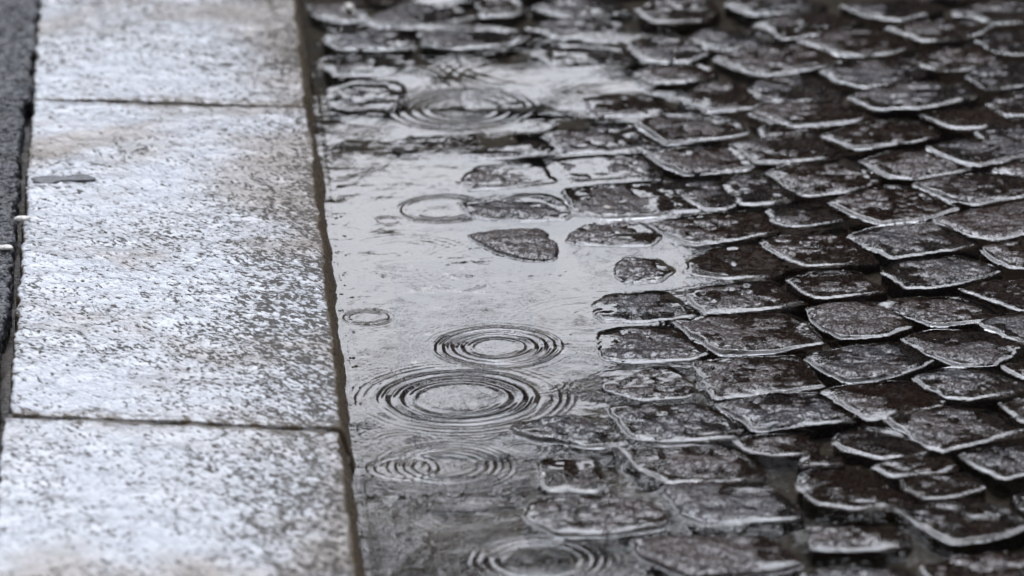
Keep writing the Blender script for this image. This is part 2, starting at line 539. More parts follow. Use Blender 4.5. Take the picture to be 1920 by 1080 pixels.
# ------------------------------------------------------------------ cobblestones
# outlines of the stone tops as seen in the photograph, in photo pixels; optional 2nd entry: height offset in mm
T = [
    ([(1000, 935), (1060, 926), (1190, 930), (1250, 955), (1250, 975), (1130, 996), (1045, 995), (985, 965)], 4.5),
    ([(1190, 1008), (1260, 1000), (1430, 1003), (1480, 1025), (1503, 1050), (1470, 1060), (1300, 1075), (1200, 1035)], 4),
    ([(1247, 910), (1300, 903), (1430, 903), (1485, 935), (1505, 955), (1490, 967), (1320, 978), (1280, 962)], 4),
    ([(1165, 838), (1230, 833), (1340, 830), (1400, 848), (1435, 880), (1420, 893), (1260, 902), (1195, 870)], 1),
    ([(1018, 858), (1060, 848), (1105, 850), (1118, 880), (1132, 905), (1118, 917), (1030, 914), (1013, 897)], 2.5),
    ([(1100, 1050), (1190, 1045), (1230, 1075), (1215, 1100), (1110, 1100)], -2.5),
    ([(968, 793), (1030, 778), (1105, 779), (1155, 800), (1175, 820), (1120, 829), (1010, 818), (968, 806)], 4),
    ([(1147, 762), (1230, 757), (1310, 755), (1345, 768), (1390, 800), (1375, 815), (1240, 823), (1195, 818), (1165, 795)], 3),
    ([(1352, 757), (1440, 738), (1532, 732), (1575, 757), (1608, 779), (1520, 790), (1418, 802), (1385, 780)], 3),
    ([(1543, 732), (1580, 720), (1700, 710), (1735, 725), (1768, 745), (1755, 762), (1690, 775), (1627, 783), (1585, 757)], 1),
    ([(1713, 706), (1760, 690), (1840, 688), (1900, 705), (1930, 718), (1890, 735), (1825, 745), (1775, 742)], 0),
    ([(1663, 783), (1700, 770), (1780, 761), (1850, 767), (1910, 790), (1925, 803), (1830, 828), (1765, 843), (1735, 832)], 1),
    ([(1575, 815), (1620, 800), (1680, 805), (1740, 838), (1725, 852), (1650, 858), (1580, 840), (1565, 830)], -0.8),
    ([(1385, 826), (1430, 815), (1510, 812), (1532, 832), (1515, 848), (1450, 850), (1400, 842)], -0.8),
    ([(1505, 862), (1530, 850), (1570, 852), (1585, 864), (1560, 872), (1500, 870)], -0.8),
    ([(1505, 890), (1545, 878), (1620, 876), (1665, 905), (1710, 932), (1700, 948), (1600, 952), (1530, 942), (1500, 915)], -0.4),
    ([(1640, 876), (1700, 857), (1780, 854), (1800, 872), (1760, 885), (1680, 893)], -0.4),
    ([(1690, 897), (1740, 888), (1810, 888), (1842, 910), (1810, 926), (1740, 934), (1700, 915)], -0.4),
    ([(1800, 850), (1850, 838), (1930, 825), (1970, 840), (1960, 875), (1890, 893), (1860, 885), (1825, 862)], 1),
    ([(1680, 955), (1740, 940), (1820, 935), (1870, 940), (1915, 965), (1920, 985), (1880, 1003), (1790, 1018), (1745, 995), (1715, 975)], -1),
    ([(1900, 922), (1930, 918), (1990, 920), (2000, 950), (1960, 962), (1910, 950)], 0),
    ([(1520, 990), (1590, 980), (1680, 980), (1705, 998), (1690, 1020), (1610, 1028), (1530, 1026), (1516, 1010)], -0.4),
    ([(1730, 1060), (1800, 1042), (1900, 1035), (1990, 1045), (2000, 1095), (1900, 1120), (1780, 1115)], -1),
    ([(1510, 1075), (1600, 1062), (1700, 1060), (1725, 1080), (1720, 1125), (1600, 1140), (1530, 1130)], -1),
    ([(1135, 698), (1180, 692), (1255, 688), (1285, 710), (1302, 735), (1280, 742), (1200, 745), (1140, 728)], 1),
    ([(1308, 680), (1370, 671), (1440, 664), (1490, 664), (1520, 690), (1538, 718), (1440, 734), (1345, 741), (1325, 712)], 3),
    ([(1512, 668), (1560, 650), (1690, 638), (1722, 652), (1752, 668), (1715, 688), (1650, 704), (1585, 709), (1545, 688)], 3),
    ([(1698, 633), (1740, 617), (1840, 614), (1885, 628), (1915, 642), (1900, 660), (1860, 680), (1795, 682), (1755, 665)], 2),
    ([(1885, 685), (1930, 668), (2000, 665), (2040, 690), (2000, 708), (1935, 712)], 0),
    ([(1880, 755), (1930, 740), (2000, 738), (2040, 765), (1990, 790), (1925, 792)], 0),
    ([(1125, 622), (1160, 612), (1260, 610), (1300, 635), (1325, 657), (1300, 668), (1190, 676), (1135, 668)], 3),
    ([(1270, 600), (1340, 588), (1460, 579), (1495, 590), (1525, 615), (1543, 636), (1440, 656), (1355, 658), (1315, 635)], 3),
    ([(1515, 576), (1565, 567), (1650, 565), (1685, 585), (1712, 608), (1650, 626), (1580, 627), (1535, 605)], 2),
    ([(1653, 569), (1695, 558), (1800, 555), (1845, 570), (1885, 586), (1820, 602), (1755, 606), (1705, 592)], 2),
    ([(1838, 603), (1880, 588), (1950, 583), (2000, 600), (1990, 625), (1915, 640), (1880, 625)], 1),
    ([(1117, 570), (1140, 550), (1240, 542), (1270, 560), (1305, 585), (1215, 598), (1135, 600), (1120, 585)], 3),
    ([(1285, 553), (1325, 536), (1440, 527), (1475, 540), (1510, 562), (1465, 572), (1325, 585), (1305, 570)], 2),
    ([(1478, 524), (1530, 509), (1600, 509), (1640, 525), (1668, 540), (1620, 548), (1530, 557), (1500, 542)], 1),
    ([(1655, 508), (1685, 488), (1790, 478), (1840, 490), (1876, 503), (1830, 520), (1765, 533), (1705, 536)], 2),
    ([(1805, 538), (1840, 524), (1920, 512), (1980, 525), (2000, 560), (1925, 582), (1870, 565)], 1),
    ([(1845, 465), (1900, 448), (1990, 440), (2020, 470), (1950, 500), (1895, 500), (1868, 488)], 0),
    ([(1160, 495), (1178, 482), (1232, 485), (1260, 505), (1230, 525), (1178, 527), (1158, 515)], 1.5),
    ([(1290, 490), (1335, 465), (1420, 452), (1455, 475), (1470, 500), (1440, 520), (1350, 522), (1300, 512)], -0.4),
    ([(1427, 452), (1470, 443), (1585, 440), (1620, 460), (1648, 483), (1590, 493), (1510, 497), (1460, 475)], 0),
    ([(1588, 441), (1640, 424), (1740, 414), (1795, 430), (1833, 453), (1770, 466), (1670, 480), (1630, 462)], 2),
    ([(1757, 410), (1815, 393), (1910, 376), (1980, 372), (2000, 410), (1930, 432), (1865, 447), (1820, 438)], 2),
    ([(885, 435), (930, 427), (1010, 425), (1028, 440), (1043, 463), (1032, 479), (985, 478), (935, 465)], 3.5),
    ([(1070, 440), (1110, 418), (1165, 413), (1205, 418), (1237, 440), (1218, 457), (1110, 457), (1065, 450)], 1),
    ([(1220, 418), (1280, 404), (1425, 390), (1445, 405), (1457, 428), (1380, 445), (1300, 454), (1255, 438)], 2),
    ([(1440, 392), (1490, 385), (1545, 392), (1585, 408), (1550, 416), (1485, 424), (1455, 415)], -1),
    ([(1558, 376), (1605, 358), (1670, 347), (1720, 350), (1765, 370), (1797, 387), (1735, 405), (1650, 415), (1605, 400)], 1),
    ([(1718, 343), (1770, 328), (1880, 322), (1940, 335), (1950, 355), (1910, 365), (1830, 380), (1780, 368)], 1),
    ([(865, 378), (930, 365), (1020, 361), (1050, 372), (1075, 395), (1060, 407), (940, 412), (890, 405)], 2.5),
    ([(1060, 355), (1110, 347), (1230, 338), (1265, 360), (1310, 390), (1240, 398), (1130, 404), (1078, 398)], 2),
    ([(1248, 343), (1295, 334), (1345, 332), (1370, 355), (1385, 375), (1360, 388), (1325, 391), (1290, 372)], 2),
    ([(1355, 345), (1385, 328), (1435, 325), (1475, 345), (1490, 365), (1450, 378), (1398, 382), (1372, 362)], 1),
    ([(1443, 318), (1480, 305), (1560, 303), (1620, 315), (1648, 333), (1595, 355), (1510, 363), (1470, 342)], 2),
    ([(1618, 299), (1655, 285), (1730, 277), (1780, 295), (1820, 313), (1770, 322), (1710, 331), (1665, 327)], 2),
    ([(1742, 276), (1790, 262), (1900, 255), (1950, 275), (1920, 290), (1830, 306), (1785, 296)], 1),
    ([(1868, 316), (1900, 300), (1970, 290), (2010, 310), (1980, 335), (1920, 328)], 1),
    ([(870, 335), (900, 312), (1020, 302), (1040, 325), (1050, 342), (960, 350), (880, 355)], 1),
    ([(1030, 302), (1085, 293), (1200, 290), (1225, 305), (1240, 322), (1180, 332), (1070, 343), (1050, 322)], -0.5),
    ([(1218, 288), (1275, 275), (1370, 272), (1395, 288), (1412, 308), (1370, 317), (1290, 323), (1255, 308)], 2),
    ([(1372, 268), (1420, 256), (1520, 250), (1570, 272), (1560, 290), (1470, 300), (1420, 300)], 1),
    ([(870, 288), (930, 277), (990, 260), (1022, 262), (1035, 282), (970, 292), (910, 296)], 1),
    ([(1025, 252), (1070, 240), (1190, 228), (1225, 250), (1235, 270), (1150, 275), (1060, 288)], 0),
    ([(1195, 230), (1240, 215), (1330, 212), (1395, 232), (1400, 247), (1330, 258), (1250, 267)], 1),
    ([(1403, 209), (1450, 192), (1560, 186), (1620, 205), (1655, 215), (1580, 228), (1490, 237)], 2),
    ([(1545, 252), (1600, 230), (1700, 222), (1745, 240), (1765, 250), (1700, 265), (1600, 275)], 1),
    ([(1425, 240), (1470, 228), (1530, 228), (1540, 245), (1500, 256), (1440, 258)], 0),
    ([(1730, 215), (1790, 200), (1870, 202), (1900, 225), (1850, 240), (1790, 240)], 0),
    ([(1830, 245), (1880, 228), (1960, 220), (1990, 240), (1940, 262), (1860, 262)], 1),
    ([(1592, 180), (1650, 160), (1740, 150), (1810, 152), (1840, 172), (1790, 188), (1720, 200), (1640, 203)], 2),
    ([(1542, 132), (1570, 115), (1650, 102), (1710, 112), (1735, 135), (1690, 152), (1620, 160), (1570, 150)], 2),
    ([(1405, 165), (1450, 142), (1520, 140), (1580, 165), (1560, 180), (1490, 190), (1430, 186)], 0),
    ([(1343, 106), (1390, 88), (1500, 78), (1560, 95), (1580, 113), (1520, 127), (1430, 138), (1390, 128)], 2),
    ([(1500, 75), (1560, 58), (1650, 52), (1700, 65), (1715, 82), (1680, 95), (1620, 104), (1560, 95)], 2),
    ([(1705, 112), (1740, 92), (1830, 80), (1880, 98), (1870, 118), (1800, 130), (1750, 130)], 1),
    ([(1815, 142), (1850, 118), (1940, 108), (1980, 130), (1930, 155), (1850, 166)], 1),
    ([(1665, 52), (1710, 35), (1800, 28), (1860, 45), (1840, 60), (1790, 72), (1735, 75)], 1),
    ([(1578, 8), (1640, 0), (1720, -8), (1770, 10), (1740, 22), (1690, 36), (1630, 30)], 1),
    ([(1420, 43), (1460, 28), (1550, 20), (1610, 35), (1590, 50), (1530, 62), (1470, 70)], 2),
    ([(1362, 5), (1400, -10), (1500, -15), (1550, 2), (1530, 14), (1470, 22), (1410, 24)], 2),
    ([(1830, 75), (1880, 55), (1960, 50), (2000, 75), (1940, 100), (1870, 98)], 1),
    ([(1790, 20), (1840, 5), (1930, 0), (1970, 20), (1930, 38), (1860, 42)], 1),
    ([(1850, 195), (1890, 175), (1960, 170), (2000, 195), (1950, 212), (1890, 215)], 1),
    ([(580, 5), (640, 2), (685, 8), (690, 30), (650, 36), (600, 28)], 2),
    ([(605, 68), (650, 50), (740, 50), (775, 75), (740, 90), (640, 88)], 1.5),
    ([(690, 38), (740, 12), (860, 5), (890, 28), (830, 45), (730, 48)], 1.5),
    ([(612, 115), (660, 102), (770, 99), (780, 120), (740, 135), (632, 138)], 1.5),
    ([(790, 58), (860, 48), (970, 45), (1010, 62), (960, 80), (860, 90), (800, 82)], 0.5),
    ([(620, 165), (660, 152), (740, 150), (760, 170), (740, 195), (650, 205), (622, 195)], 0.5),
    ([(990, 50), (1030, 38), (1130, 33), (1170, 46), (1130, 62), (1060, 70)], 1),
    ([(1000, 95), (1060, 82), (1170, 87), (1190, 110), (1150, 125), (1050, 128)], -2.5),
    ([(1100, 182), (1150, 174), (1230, 180), (1270, 200), (1230, 212), (1120, 215)], 1),
    ([(1275, 180), (1330, 152), (1400, 152), (1440, 175), (1415, 200), (1330, 205)], 0),
    ([(1180, 82), (1220, 66), (1300, 75), (1325, 95), (1290, 112), (1210, 112)], 0),
    ([(1290, 72), (1330, 52), (1420, 50), (1455, 68), (1430, 82), (1350, 90)], 0),
    ([(1000, 10), (1060, -5), (1150, -5), (1190, 15), (1130, 28), (1050, 28)], 0),
    ([(1195, 15), (1240, -5), (1330, -5), (1350, 15), (1320, 35), (1230, 38)], 0),
    ([(895, -5), (960, -10), (985, 10), (960, 28), (905, 26)], 0),
    ([(1195, 135), (1240, 120), (1320, 117), (1345, 130), (1320, 146), (1230, 153)], 0),
]


def hull(pts):
    pts = sorted(map(tuple, pts))
    def half(ps):
        o = []
        for p in ps:
            while len(o) >= 2 and (o[-1][0] - o[-2][0]) * (p[1] - o[-2][1]) - (o[-1][1] - o[-2][1]) * (p[0] - o[-2][0]) <= 0:
                o.pop()
            o.append(p)
        return o[:-1]
    return np.array(half(pts) + half(pts[::-1]))       # counter-clockwise


class Stone:
    """a sett: a height function over its plan outline"""
    n = 0

    def __init__(s, poly, dz=0.0, grow=0.0018):
        Stone.n += 1
        s.seed = Stone.n * 13 + 5
        r = random.Random(s.seed)
        h = hull(poly)
        s.c = h.mean(0)
        nxt = np.roll(h, -1, 0)
        e = nxt - h
        ln = np.linalg.norm(e, axis=1)
        keep = ln > 0.002
        s.a = h[keep]
        e = e[keep] / ln[keep][:, None]
        s.nrm = np.stack([-e[:, 1], e[:, 0]], 1)       # inward
        s.grow = grow
        s.z0 = road_z(*s.c) + dz * 0.001
        s.tx, s.ty = r.gauss(0, 0.012), r.gauss(0.0, 0.009)
        s.R = r.uniform(0.008, 0.014)
        s.drop = r.uniform(0.0013, 0.0020)
        s.crown = r.uniform(0.0002, 0.0012)
        s.rough = r.uniform(0.6, 1.6)
        s.film = r.uniform(0.35, 1.3)
        s.size = 0.5 * math.sqrt(max(1e-5, np.ptp(h[:, 0]) * np.ptp(h[:, 1])))
        s.bb = (h[:, 0].min() - 0.006, h[:, 0].max() + 0.006, h[:, 1].min() - 0.006, h[:, 1].max() + 0.006)

    def dist(s, x, y):
        k = 0.0016
        d = [(x - p[0]) * n[0] + (y - p[1]) * n[1] for p, n in zip(s.a, s.nrm)]
        acc = 0
        for q in d:
            acc = acc + np.exp(-np.clip(q, -0.08, 0.3) / k)
        d = -k * np.log(acc) + s.grow
        return d + 0.0016 * vnoise(x * 70, y * 70, s.seed) + 0.0008 * vnoise(x * 190, y * 190, s.seed + 1)

    def shoulder(s, x, y):
        return np.clip(1 - s.dist(x, y) / (s.R * 1.1), 0, 1)

    def height(s, x, y, detail=True):
        d = s.dist(x, y)
        z = s.z0 + (x - s.c[0]) * s.tx + (y - s.c[1]) * s.ty
        z = z - s.crown * (((x - s.c[0]) ** 2 + (y - s.c[1]) ** 2) / s.size ** 2)
        q = np.clip(1 - d / s.R, 0, 1)
        z = z - s.drop * q ** 2
        z = z - np.clip(-d, 0, 1) * 5
        if detail:
            z = z + s.rough * (0.0008 * fbm(x * 75, y * 75, s.seed + 3, 3, 0.6) + 0.0006 * vnoise(x * 24, y * 24, s.seed + 9))
        return z

    def outline(s, n):
        th = np.linspace(0, 2 * np.pi, n, endpoint=False)
        ux, uy = np.cos(th), np.sin(th)
        lo, hi = np.zeros(n), np.full(n, 0.16)
        for _ in range(22):
            m = (lo + hi) / 2
            ins = s.dist(s.c[0] + ux * m, s.c[1] + uy * m) > 0
            lo, hi = np.where(ins, m, lo), np.where(ins, hi, m)
        return ux, uy, lo

    def arrays(s, nseg, rings):
        ux, uy, r = s.outline(nseg)
        V = []
        rx, ry = s.c[0] + ux * r, s.c[1] + uy * r
        ze = s.height(rx, ry) - 0.0
        V.append(np.stack([rx + ux * 0.002, ry + uy * 0.002, ze - 0.04], 1))
        V.append(np.stack([rx + ux * 0.0012, ry + uy * 0.0012, ze - 0.012], 1))
        V.append(np.stack([rx + ux * 0.0006, ry + uy * 0.0006, ze - 0.004], 1))
        for t in rings:
            x, y = s.c[0] + ux * r * t, s.c[1] + uy * r * t
            V.append(np.stack([x, y, s.height(x, y)], 1))
        V = np.concatenate(V)
        nr = 3 + len(rings)
        F = grid_faces(nr, nseg, True)
        cz = s.height(np.array([s.c[0]]), np.array([s.c[1]]))
        V = np.concatenate([V, [[s.c[0], s.c[1], cz[0]]]])
        k = (nr - 1) * nseg
        i = np.arange(nseg)
        Tt = np.stack([k + i, k + (i + 1) % nseg, np.full(nseg, nr * nseg)], 1)
        return V, F, Tt

    def mesh(s, nseg=104, nring=22):
        t = np.linspace(0, 1, nring)
        rings = 1 - t[:-1] ** 1.35
        V, F, Tt = s.arrays(nseg, rings)
        return mesh_np('cobblestone', V, [F, Tt])


stones = []
for poly, dz in T:
    uc, vc = np.mean(poly, 0)
    if road_z(*at(uc, vc)[:2]) > 0.0025:
        dz = dz * 0.4                                  # out of the puddle the tops lie nearly level
    pts = [at(u, v, Z0 + dz * 0.001, SX, SY)[:2] for u, v in poly]
    stones.append(Stone(pts, dz))
n_traced = len(stones)


# the rest of the road: rows of setts laid across it, wherever no traced stone lies
def clear_of(cand_c, rad, lst):
    for s in lst:
        if (s.bb[0] - rad < cand_c[0] < s.bb[1] + rad) and (s.bb[2] - rad < cand_c[1] < s.bb[3] + rad):
            d = s.dist(np.array([cand_c[0]]), np.array([cand_c[1]]))[0]
            if d > -rad:
                return False
    return True


gen_near, gen_far = [], []
row = 0
yrow = 1.6
tr = stones[:]
while yrow < 7.2:
    dep = random.uniform(0.088, 0.104)
    x = kr_x(yrow) + 0.028 + random.uniform(0, 0.05)
    while x < 2.6:
        wd = random.uniform(0.085, 0.12)
        skew = 0.03 * (x - kr_x(yrow))
        cx, cy = x + wd / 2, yrow + dep / 2 + skew + random.gauss(0, 0.002)
        hw, hd = wd / 2 - 0.006, dep / 2 - 0.006
        # shrink against traced stones
        ok = None
        for sc in (1.0, 0.86, 0.72, 0.58, 0.45):
            q = [(cx + a * hw * sc, cy + b * hd * sc) for a in (-1, -0.5, 0, 0.5, 1) for b in (-1, -0.5, 0, 0.5, 1)]
            if all(clear_of(p, 0.004, tr) for p in q):
                ok = sc
                break
        if ok:
            j = lambda: random.gauss(0, 0.0035)
            poly = [(cx - hw * ok + j(), cy - hd * ok + j()), (cx + hw * ok + j(), cy - hd * ok + j()),
                    (cx + hw * ok + j(), cy + hd * ok + j()), (cx - hw * ok + j(), cy + hd * ok + j())]
            drop = 0.0
            if cx - kr_x(cy) < 0.17:
                drop = 4.5 if cy < at(800, 110)[1] else 1.5
            st = Stone(poly, random.gauss(-0.5, 1.2) - (2.0 if ok < 1 else 0) - drop)
            gen_near.append(st)
        x += wd
    yrow += dep
    row += 1


def view_px(p):
    d = np.array([p[0], p[1], 0.0]) - CAM
    zc = d @ FWD
    return 960 + FPX * (d @ RGT) / zc, 540 - FPX * (d @ UPV) / zc


def offview(s):
    u, v = view_px(s.c)
    return max(0, 0 - u, u - 1920) + max(0, 0 - v, v - 1080)


gen_near.sort(key=offview)
n_parts = 300 - n_traced
parts_gen, stuff_gen = gen_near[:n_parts], gen_near[n_parts:]

# bedding between the setts
bx = np.concatenate([np.linspace(0.1, 1.0, 120), np.linspace(1.05, 2.7, 12)])
by = np.concatenate([np.linspace(1.5, 2.95, 12), np.linspace(3.0, 5.3, 200), np.linspace(5.4, 7.3, 14)])
BX, BY = np.meshgrid(bx, by)
BX = BX - 0.1 + kr_x(BY) - 0.01
BZ = road_z(BX, BY) - 0.0135 + 0.0035 * fbm(BX * 45, BY * 45, 90, 2)
road = link('cobbled_road', grid_mesh('cobbled_road', BX, BY, BZ), None, MUD, kind='structure')

for s in stones:
    link('cobblestone', s.mesh(), road, SETT)
for s in parts_gen:
    near = offview(s) < 150
    link('cobblestone', s.mesh(*((96, 18) if near else (40, 7))), road, SETT)
VV, FF, TT, off = [], [], [], 0
for s in stuff_gen:
    V, F, t3 = s.arrays(20, [1, 0.93, 0.8, 0.45])
    VV.append(V); FF.append(F + off); TT.append(t3 + off); off += len(V)
if VV:
    link('outer_cobblestones', mesh_np('outer_cobblestones', np.concatenate(VV), [np.concatenate(FF), np.concatenate(TT)]), road, SETT, kind='stuff')
everystone = stones + parts_gen + stuff_gen

# ------------------------------------------------------------------ rain water over the road
xs = np.concatenate([np.arange(0.0, 0.66, 0.00125), np.arange(0.662, 1.0, 0.0025), np.linspace(1.01, 2.4, 90)])
yv = np.concatenate([np.linspace(1.6, 3.2, 90), np.arange(3.205, 5.12, 0.0019), np.linspace(5.13, 7.1, 110)])
WX, WY = np.meshgrid(xs, yv)
WX = WX + kr_x(WY) + 0.004
hst = np.full(WX.shape, -0.03)
qst = np.zeros(WX.shape)
for s in everystone:
    c0, c1 = np.searchsorted(xs, [s.bb[0] - KR0[0] - 0.12, s.bb[1] - KR0[0] + 0.12])
    r0, r1 = np.searchsorted(yv, [s.bb[2], s.bb[3]])
    if r1 <= r0 or c1 <= c0:
        continue
    sub = (slice(r0, r1), slice(max(c0, 0), c1))
    x, y = WX[sub], WY[sub]
    hh = s.height(x, y, False) + 0.0003 * fbm(x * 75, y * 75, s.seed + 3, 2)
    up = hh > hst[sub]
    hst[sub] = np.where(up, hh, hst[sub])
    film = s.film * np.clip(0.7 + 1.1 * vnoise(x * 30, y * 30, s.seed + 21), 0.0, 1.6)
    qst[sub] = np.where(up, s.shoulder(x, y) ** 1.5 * film, qst[sub])


def smax(a, b, k):
    return 0.5 * (a + b + np.sqrt((a - b) ** 2 + k * k))


lvl = road_z(WX, WY) - 0.0010 + 0.0007 * vnoise(WX * 6, WY * 6, 101) + 0.0004 * vnoise(WX * 19, WY * 19, 102)
W0 = smax(np.zeros_like(WX), lvl, 0.0018)


def edge_px(u, v):
    return at(u, v)[:2]


# raindrop rings: centre (photo px), ring radii (px across), wavelength px, slope
RIPPLES = [
    (933, 652, 42, 118, 25, 0.52), (933, 652, 112, 170, 15, 0.05),
    (863, 747, 78, 150, 36, 0.26), (863, 747, 140, 205, 24, 0.05),
    (760, 878, 34, 72, 26, 0.6), (838, 874, 45, 130, 22, 0.36),
    (1010, 1050, 50, 130, 30, 0.5), (1010, 1050, 120, 190, 15, 0.04), (860, 970, 35, 95, 15, 0.10), (925, 710, 3, 14, 9, 0.3), (975, 709, 4, 16, 9, 0.25), (730, 160, 40, 120, 24, 0.07), (960, 150, 80, 190, 28, 0.08), (800, 60, 60, 150, 30, 0.06), (900, 270, 30, 90, 18, 0.05),
    (689, 596, 20, 52, 16, 0.40), (707, 687, 6, 22, 13, 0.45), (694, 796, 8, 24, 13, 0.4), (694, 815, 8, 24, 13, 0.4),
    (728, 414, 10, 30, 14, 0.35), (828, 393, 55, 82, 28, 0.24),
    (868, 208, 55, 140, 30, 0.30), (868, 208, 20, 60, 16, 0.08),
    (1095, 105, 66, 108, 30, 0.24), (1075, 110, 190, 255, 34, 0.07),
    (640, 305, 10, 28, 15, 0.25), (768, 297, 5, 18, 12, 0.35), (806, 297, 5, 16, 11, 0.4),
    (1100, 610, 95, 150, 22, 0.035), (1680, 1030, 10, 90, 12, 0.06), (640, 250, 6, 30, 11, 0.12),
    (920, 500, 60, 180, 22, 0.022), (760, 480, 60, 150, 24, 0.018), (1075, 690, 30, 110, 14, 0.045),
]
RR = random.Random(21)
for _ in range(34):                                     # small faint drops all over the open water
    v_ = RR.uniform(20, 1060)
    u_ = RR.uniform(620 + v_ * 0.07, 990 + v_ * 0.08)
    r_ = RR.uniform(10, 60)
    RIPPLES.append((u_, v_, r_ * 0.5, r_ + 14, RR.uniform(13, 20), RR.uniform(0.03, 0.11)))
RP = np.zeros_like(WX)
for u, v, r0, r1, lam, slope in RIPPLES:
    c = at(u, v)
    px = np.linalg.norm(c - CAM) / FPX                 # metres for one photo pixel there
    r0, r1, lam = r0 * px, r1 * px, lam * px
    i0, i1 = np.searchsorted(yv, [c[1] - r1 * 1.6, c[1] + r1 * 1.6])
    x, y = WX[i0:i1], WY[i0:i1]
    dx, dy = x - c[0], y - c[1]
    rr = np.hypot(dx, dy) + 0.0009 * vnoise(x * 40, y * 40, int(u)) + 0.0005 * vnoise(x * 110, y * 110, int(v))
    th = np.arctan2(dy, dx)
    wob = 1 + 0.25 * np.sin(th * 2 + u) + 0.15 * np.sin(th * 3 + v)
    env = np.clip((rr - r0 * 0.8) / (0.25 * r0 + lam), 0, 1) * np.clip((r1 * 1.12 - rr) / (0.45 * (r1 - r0) + 1e-6), 0, 1)
    env = env * env * (3 - 2 * env)
    # shorter waves run ahead of the longer ones
    ph = 2 * np.pi * (rr - r0) / lam * (1 + 0.35 * (rr - r0) / max(r1 - r0, 1e-6))
    env = env * (0.68 + 0.32 * np.sin(ph * 0.37 + u))
    brk = np.clip(0.85 + 0.55 * vnoise(x * 22, y * 22, int(u + v)), 0.15, 1.4)
    RP[i0:i1] += env * brk * wob * np.sin(ph) * slope * lam / (2 * np.pi)
# faint chop from wind and from rings that have run out
chop = 0.00011 * vnoise(WX * 55, WY * 34, 120) + 0.00002 * vnoise(WX * 150, WY * 95, 121) + 0.00016 * vnoise(WX * 17, WY * 11, 122)
open_ = np.clip((W0 - hst + 0.0002) / 0.0022, 0, 1)   # waves die out where the film is thin
inpud = np.clip(1 - (W0 - 0.0006) / 0.004, 0.15, 1)
W0 = W0 + (RP + chop) * (0.25 + 0.75 * open_) * inpud
emer = np.clip((hst - W0 + 0.0030) / 0.0024, 0, 1)
emer = np.where(hst < -0.02, 0, emer * emer * (3 - 2 * emer))
patch = np.clip(fbm(WX * 26, WY * 26, 140, 2) - 0.15, 0, 0.8)
kd = WX - kr_x(WY)
men_k = 0.0004 * np.exp(-np.maximum(kd - 0.012, 0) / 0.0028)         # water climbing the kerb face
WZ = smax(W0, hst - 0.0007, 0.0015 * (0.35 + 0.65 * emer) + 0.0020 * emer * qst + 0.0022 * emer * patch) + men_k
coarse = np.maximum(np.clip((kd - 0.96) / 0.04, 0, 1), np.clip((np.abs(WY - 4.16) - 0.93) / 0.03, 0, 1))
WZ = WZ * (1 - coarse) + (W0 - 0.0004) * coarse
link('puddle', grid_mesh('puddle', WX, WY, WZ), None, WATER, kind='structure')

# ------------------------------------------------------------------ grit washed into the joints and along the kerb
bm = bmesh.new()
bmesh.ops.create_icosphere(bm, subdivisions=1, radius=1)
gv = np.array([q.co[:] for q in bm.verts])
gf = np.array([[q.index for q in f.verts] for f in bm.faces])
bm.free()
shore = (hst > W0 - 0.0035) & (hst < W0 - 0.0002) & (kd < 0.66) & (np.abs(WY - 4.16) < 0.9)
foot = (kd > 0.010) & (kd < 0.022) & (np.abs(WY - 4.16) < 0.9) & (WY > 3.3)
ia, ib = np.argwhere(shore), np.argwhere(foot)
pick = np.concatenate([ia[rng.integers(0, len(ia), 230)], ib[rng.integers(0, len(ib), 110)]])
GV, GF = [], []
for k, (r_, c_) in enumerate(pick):
    sz = rng.uniform(0.0006, 0.0015) * (1.5 if rng.random() < 0.08 else 1)
    q = gv * (1 + rng.uniform(-0.25, 0.25, (len(gv), 1))) * sz * np.array([rng.uniform(0.8, 1.6), rng.uniform(0.8, 1.6), rng.uniform(0.4, 0.8)])
    GV.append(q + np.array([WX[r_, c_], WY[r_, c_], WZ[r_, c_]]))
    GF.append(gf + k * len(gv))
link('grit', mesh_np('grit', np.concatenate(GV), [np.concatenate(GF)]), None, mat_plain('wet_grit_grains', (0.07, 0.055, 0.04), 0.3, 60, 0.9), kind='stuff', label='fine wet grit in the joints and along the foot of the kerb')

# ------------------------------------------------------------------ small loose things
def pebble(name, u, v, z, w_px, h_px, thick, mat, seed, label, cat, sink=0.3, spike=0.0, group=None, lump=0.22):
    c = at(u, v, z)
    px = np.linalg.norm(c - CAM) / FPX
    a, b = w_px * px / 2, h_px * px / 2 / math.sin(PITCH)
    bm = bmesh.new()
    bmesh.ops.create_icosphere(bm, subdivisions=3, radius=1)
    rr = random.Random(seed)
    o3 = np.array([rr.uniform(0, 50) for _ in range(2)])
    for q in bm.verts:
        th = math.atan2(q.co.y, q.co.x)
        f = 1 + lump * float(vnoise(math.cos(th) * 1.7 + o3[0], math.sin(th) * 1.7 + o3[1], seed)) + spike * 0.3 * math.sin(3 * th)
        g = 1 + 0.2 * float(vnoise(q.co.x * 2.2 + o3[1], q.co.y * 2.2 + q.co.z * 2, seed + 1))
        q.co.x *= a * f
        q.co.y *= b * f
        q.co.z *= thick * g
    me = bpy.data.meshes.new(name)
    bm.to_mesh(me)
    bm.free()
    me.polygons.foreach_set('use_smooth', np.ones(len(me.polygons), bool))
    me.update()
    o = link(name, me, None, mat, label=label, category=cat)
    o.location = (c[0], c[1], z + thick * (1 - sink))
    if group:
        o['group'] = group
    return o


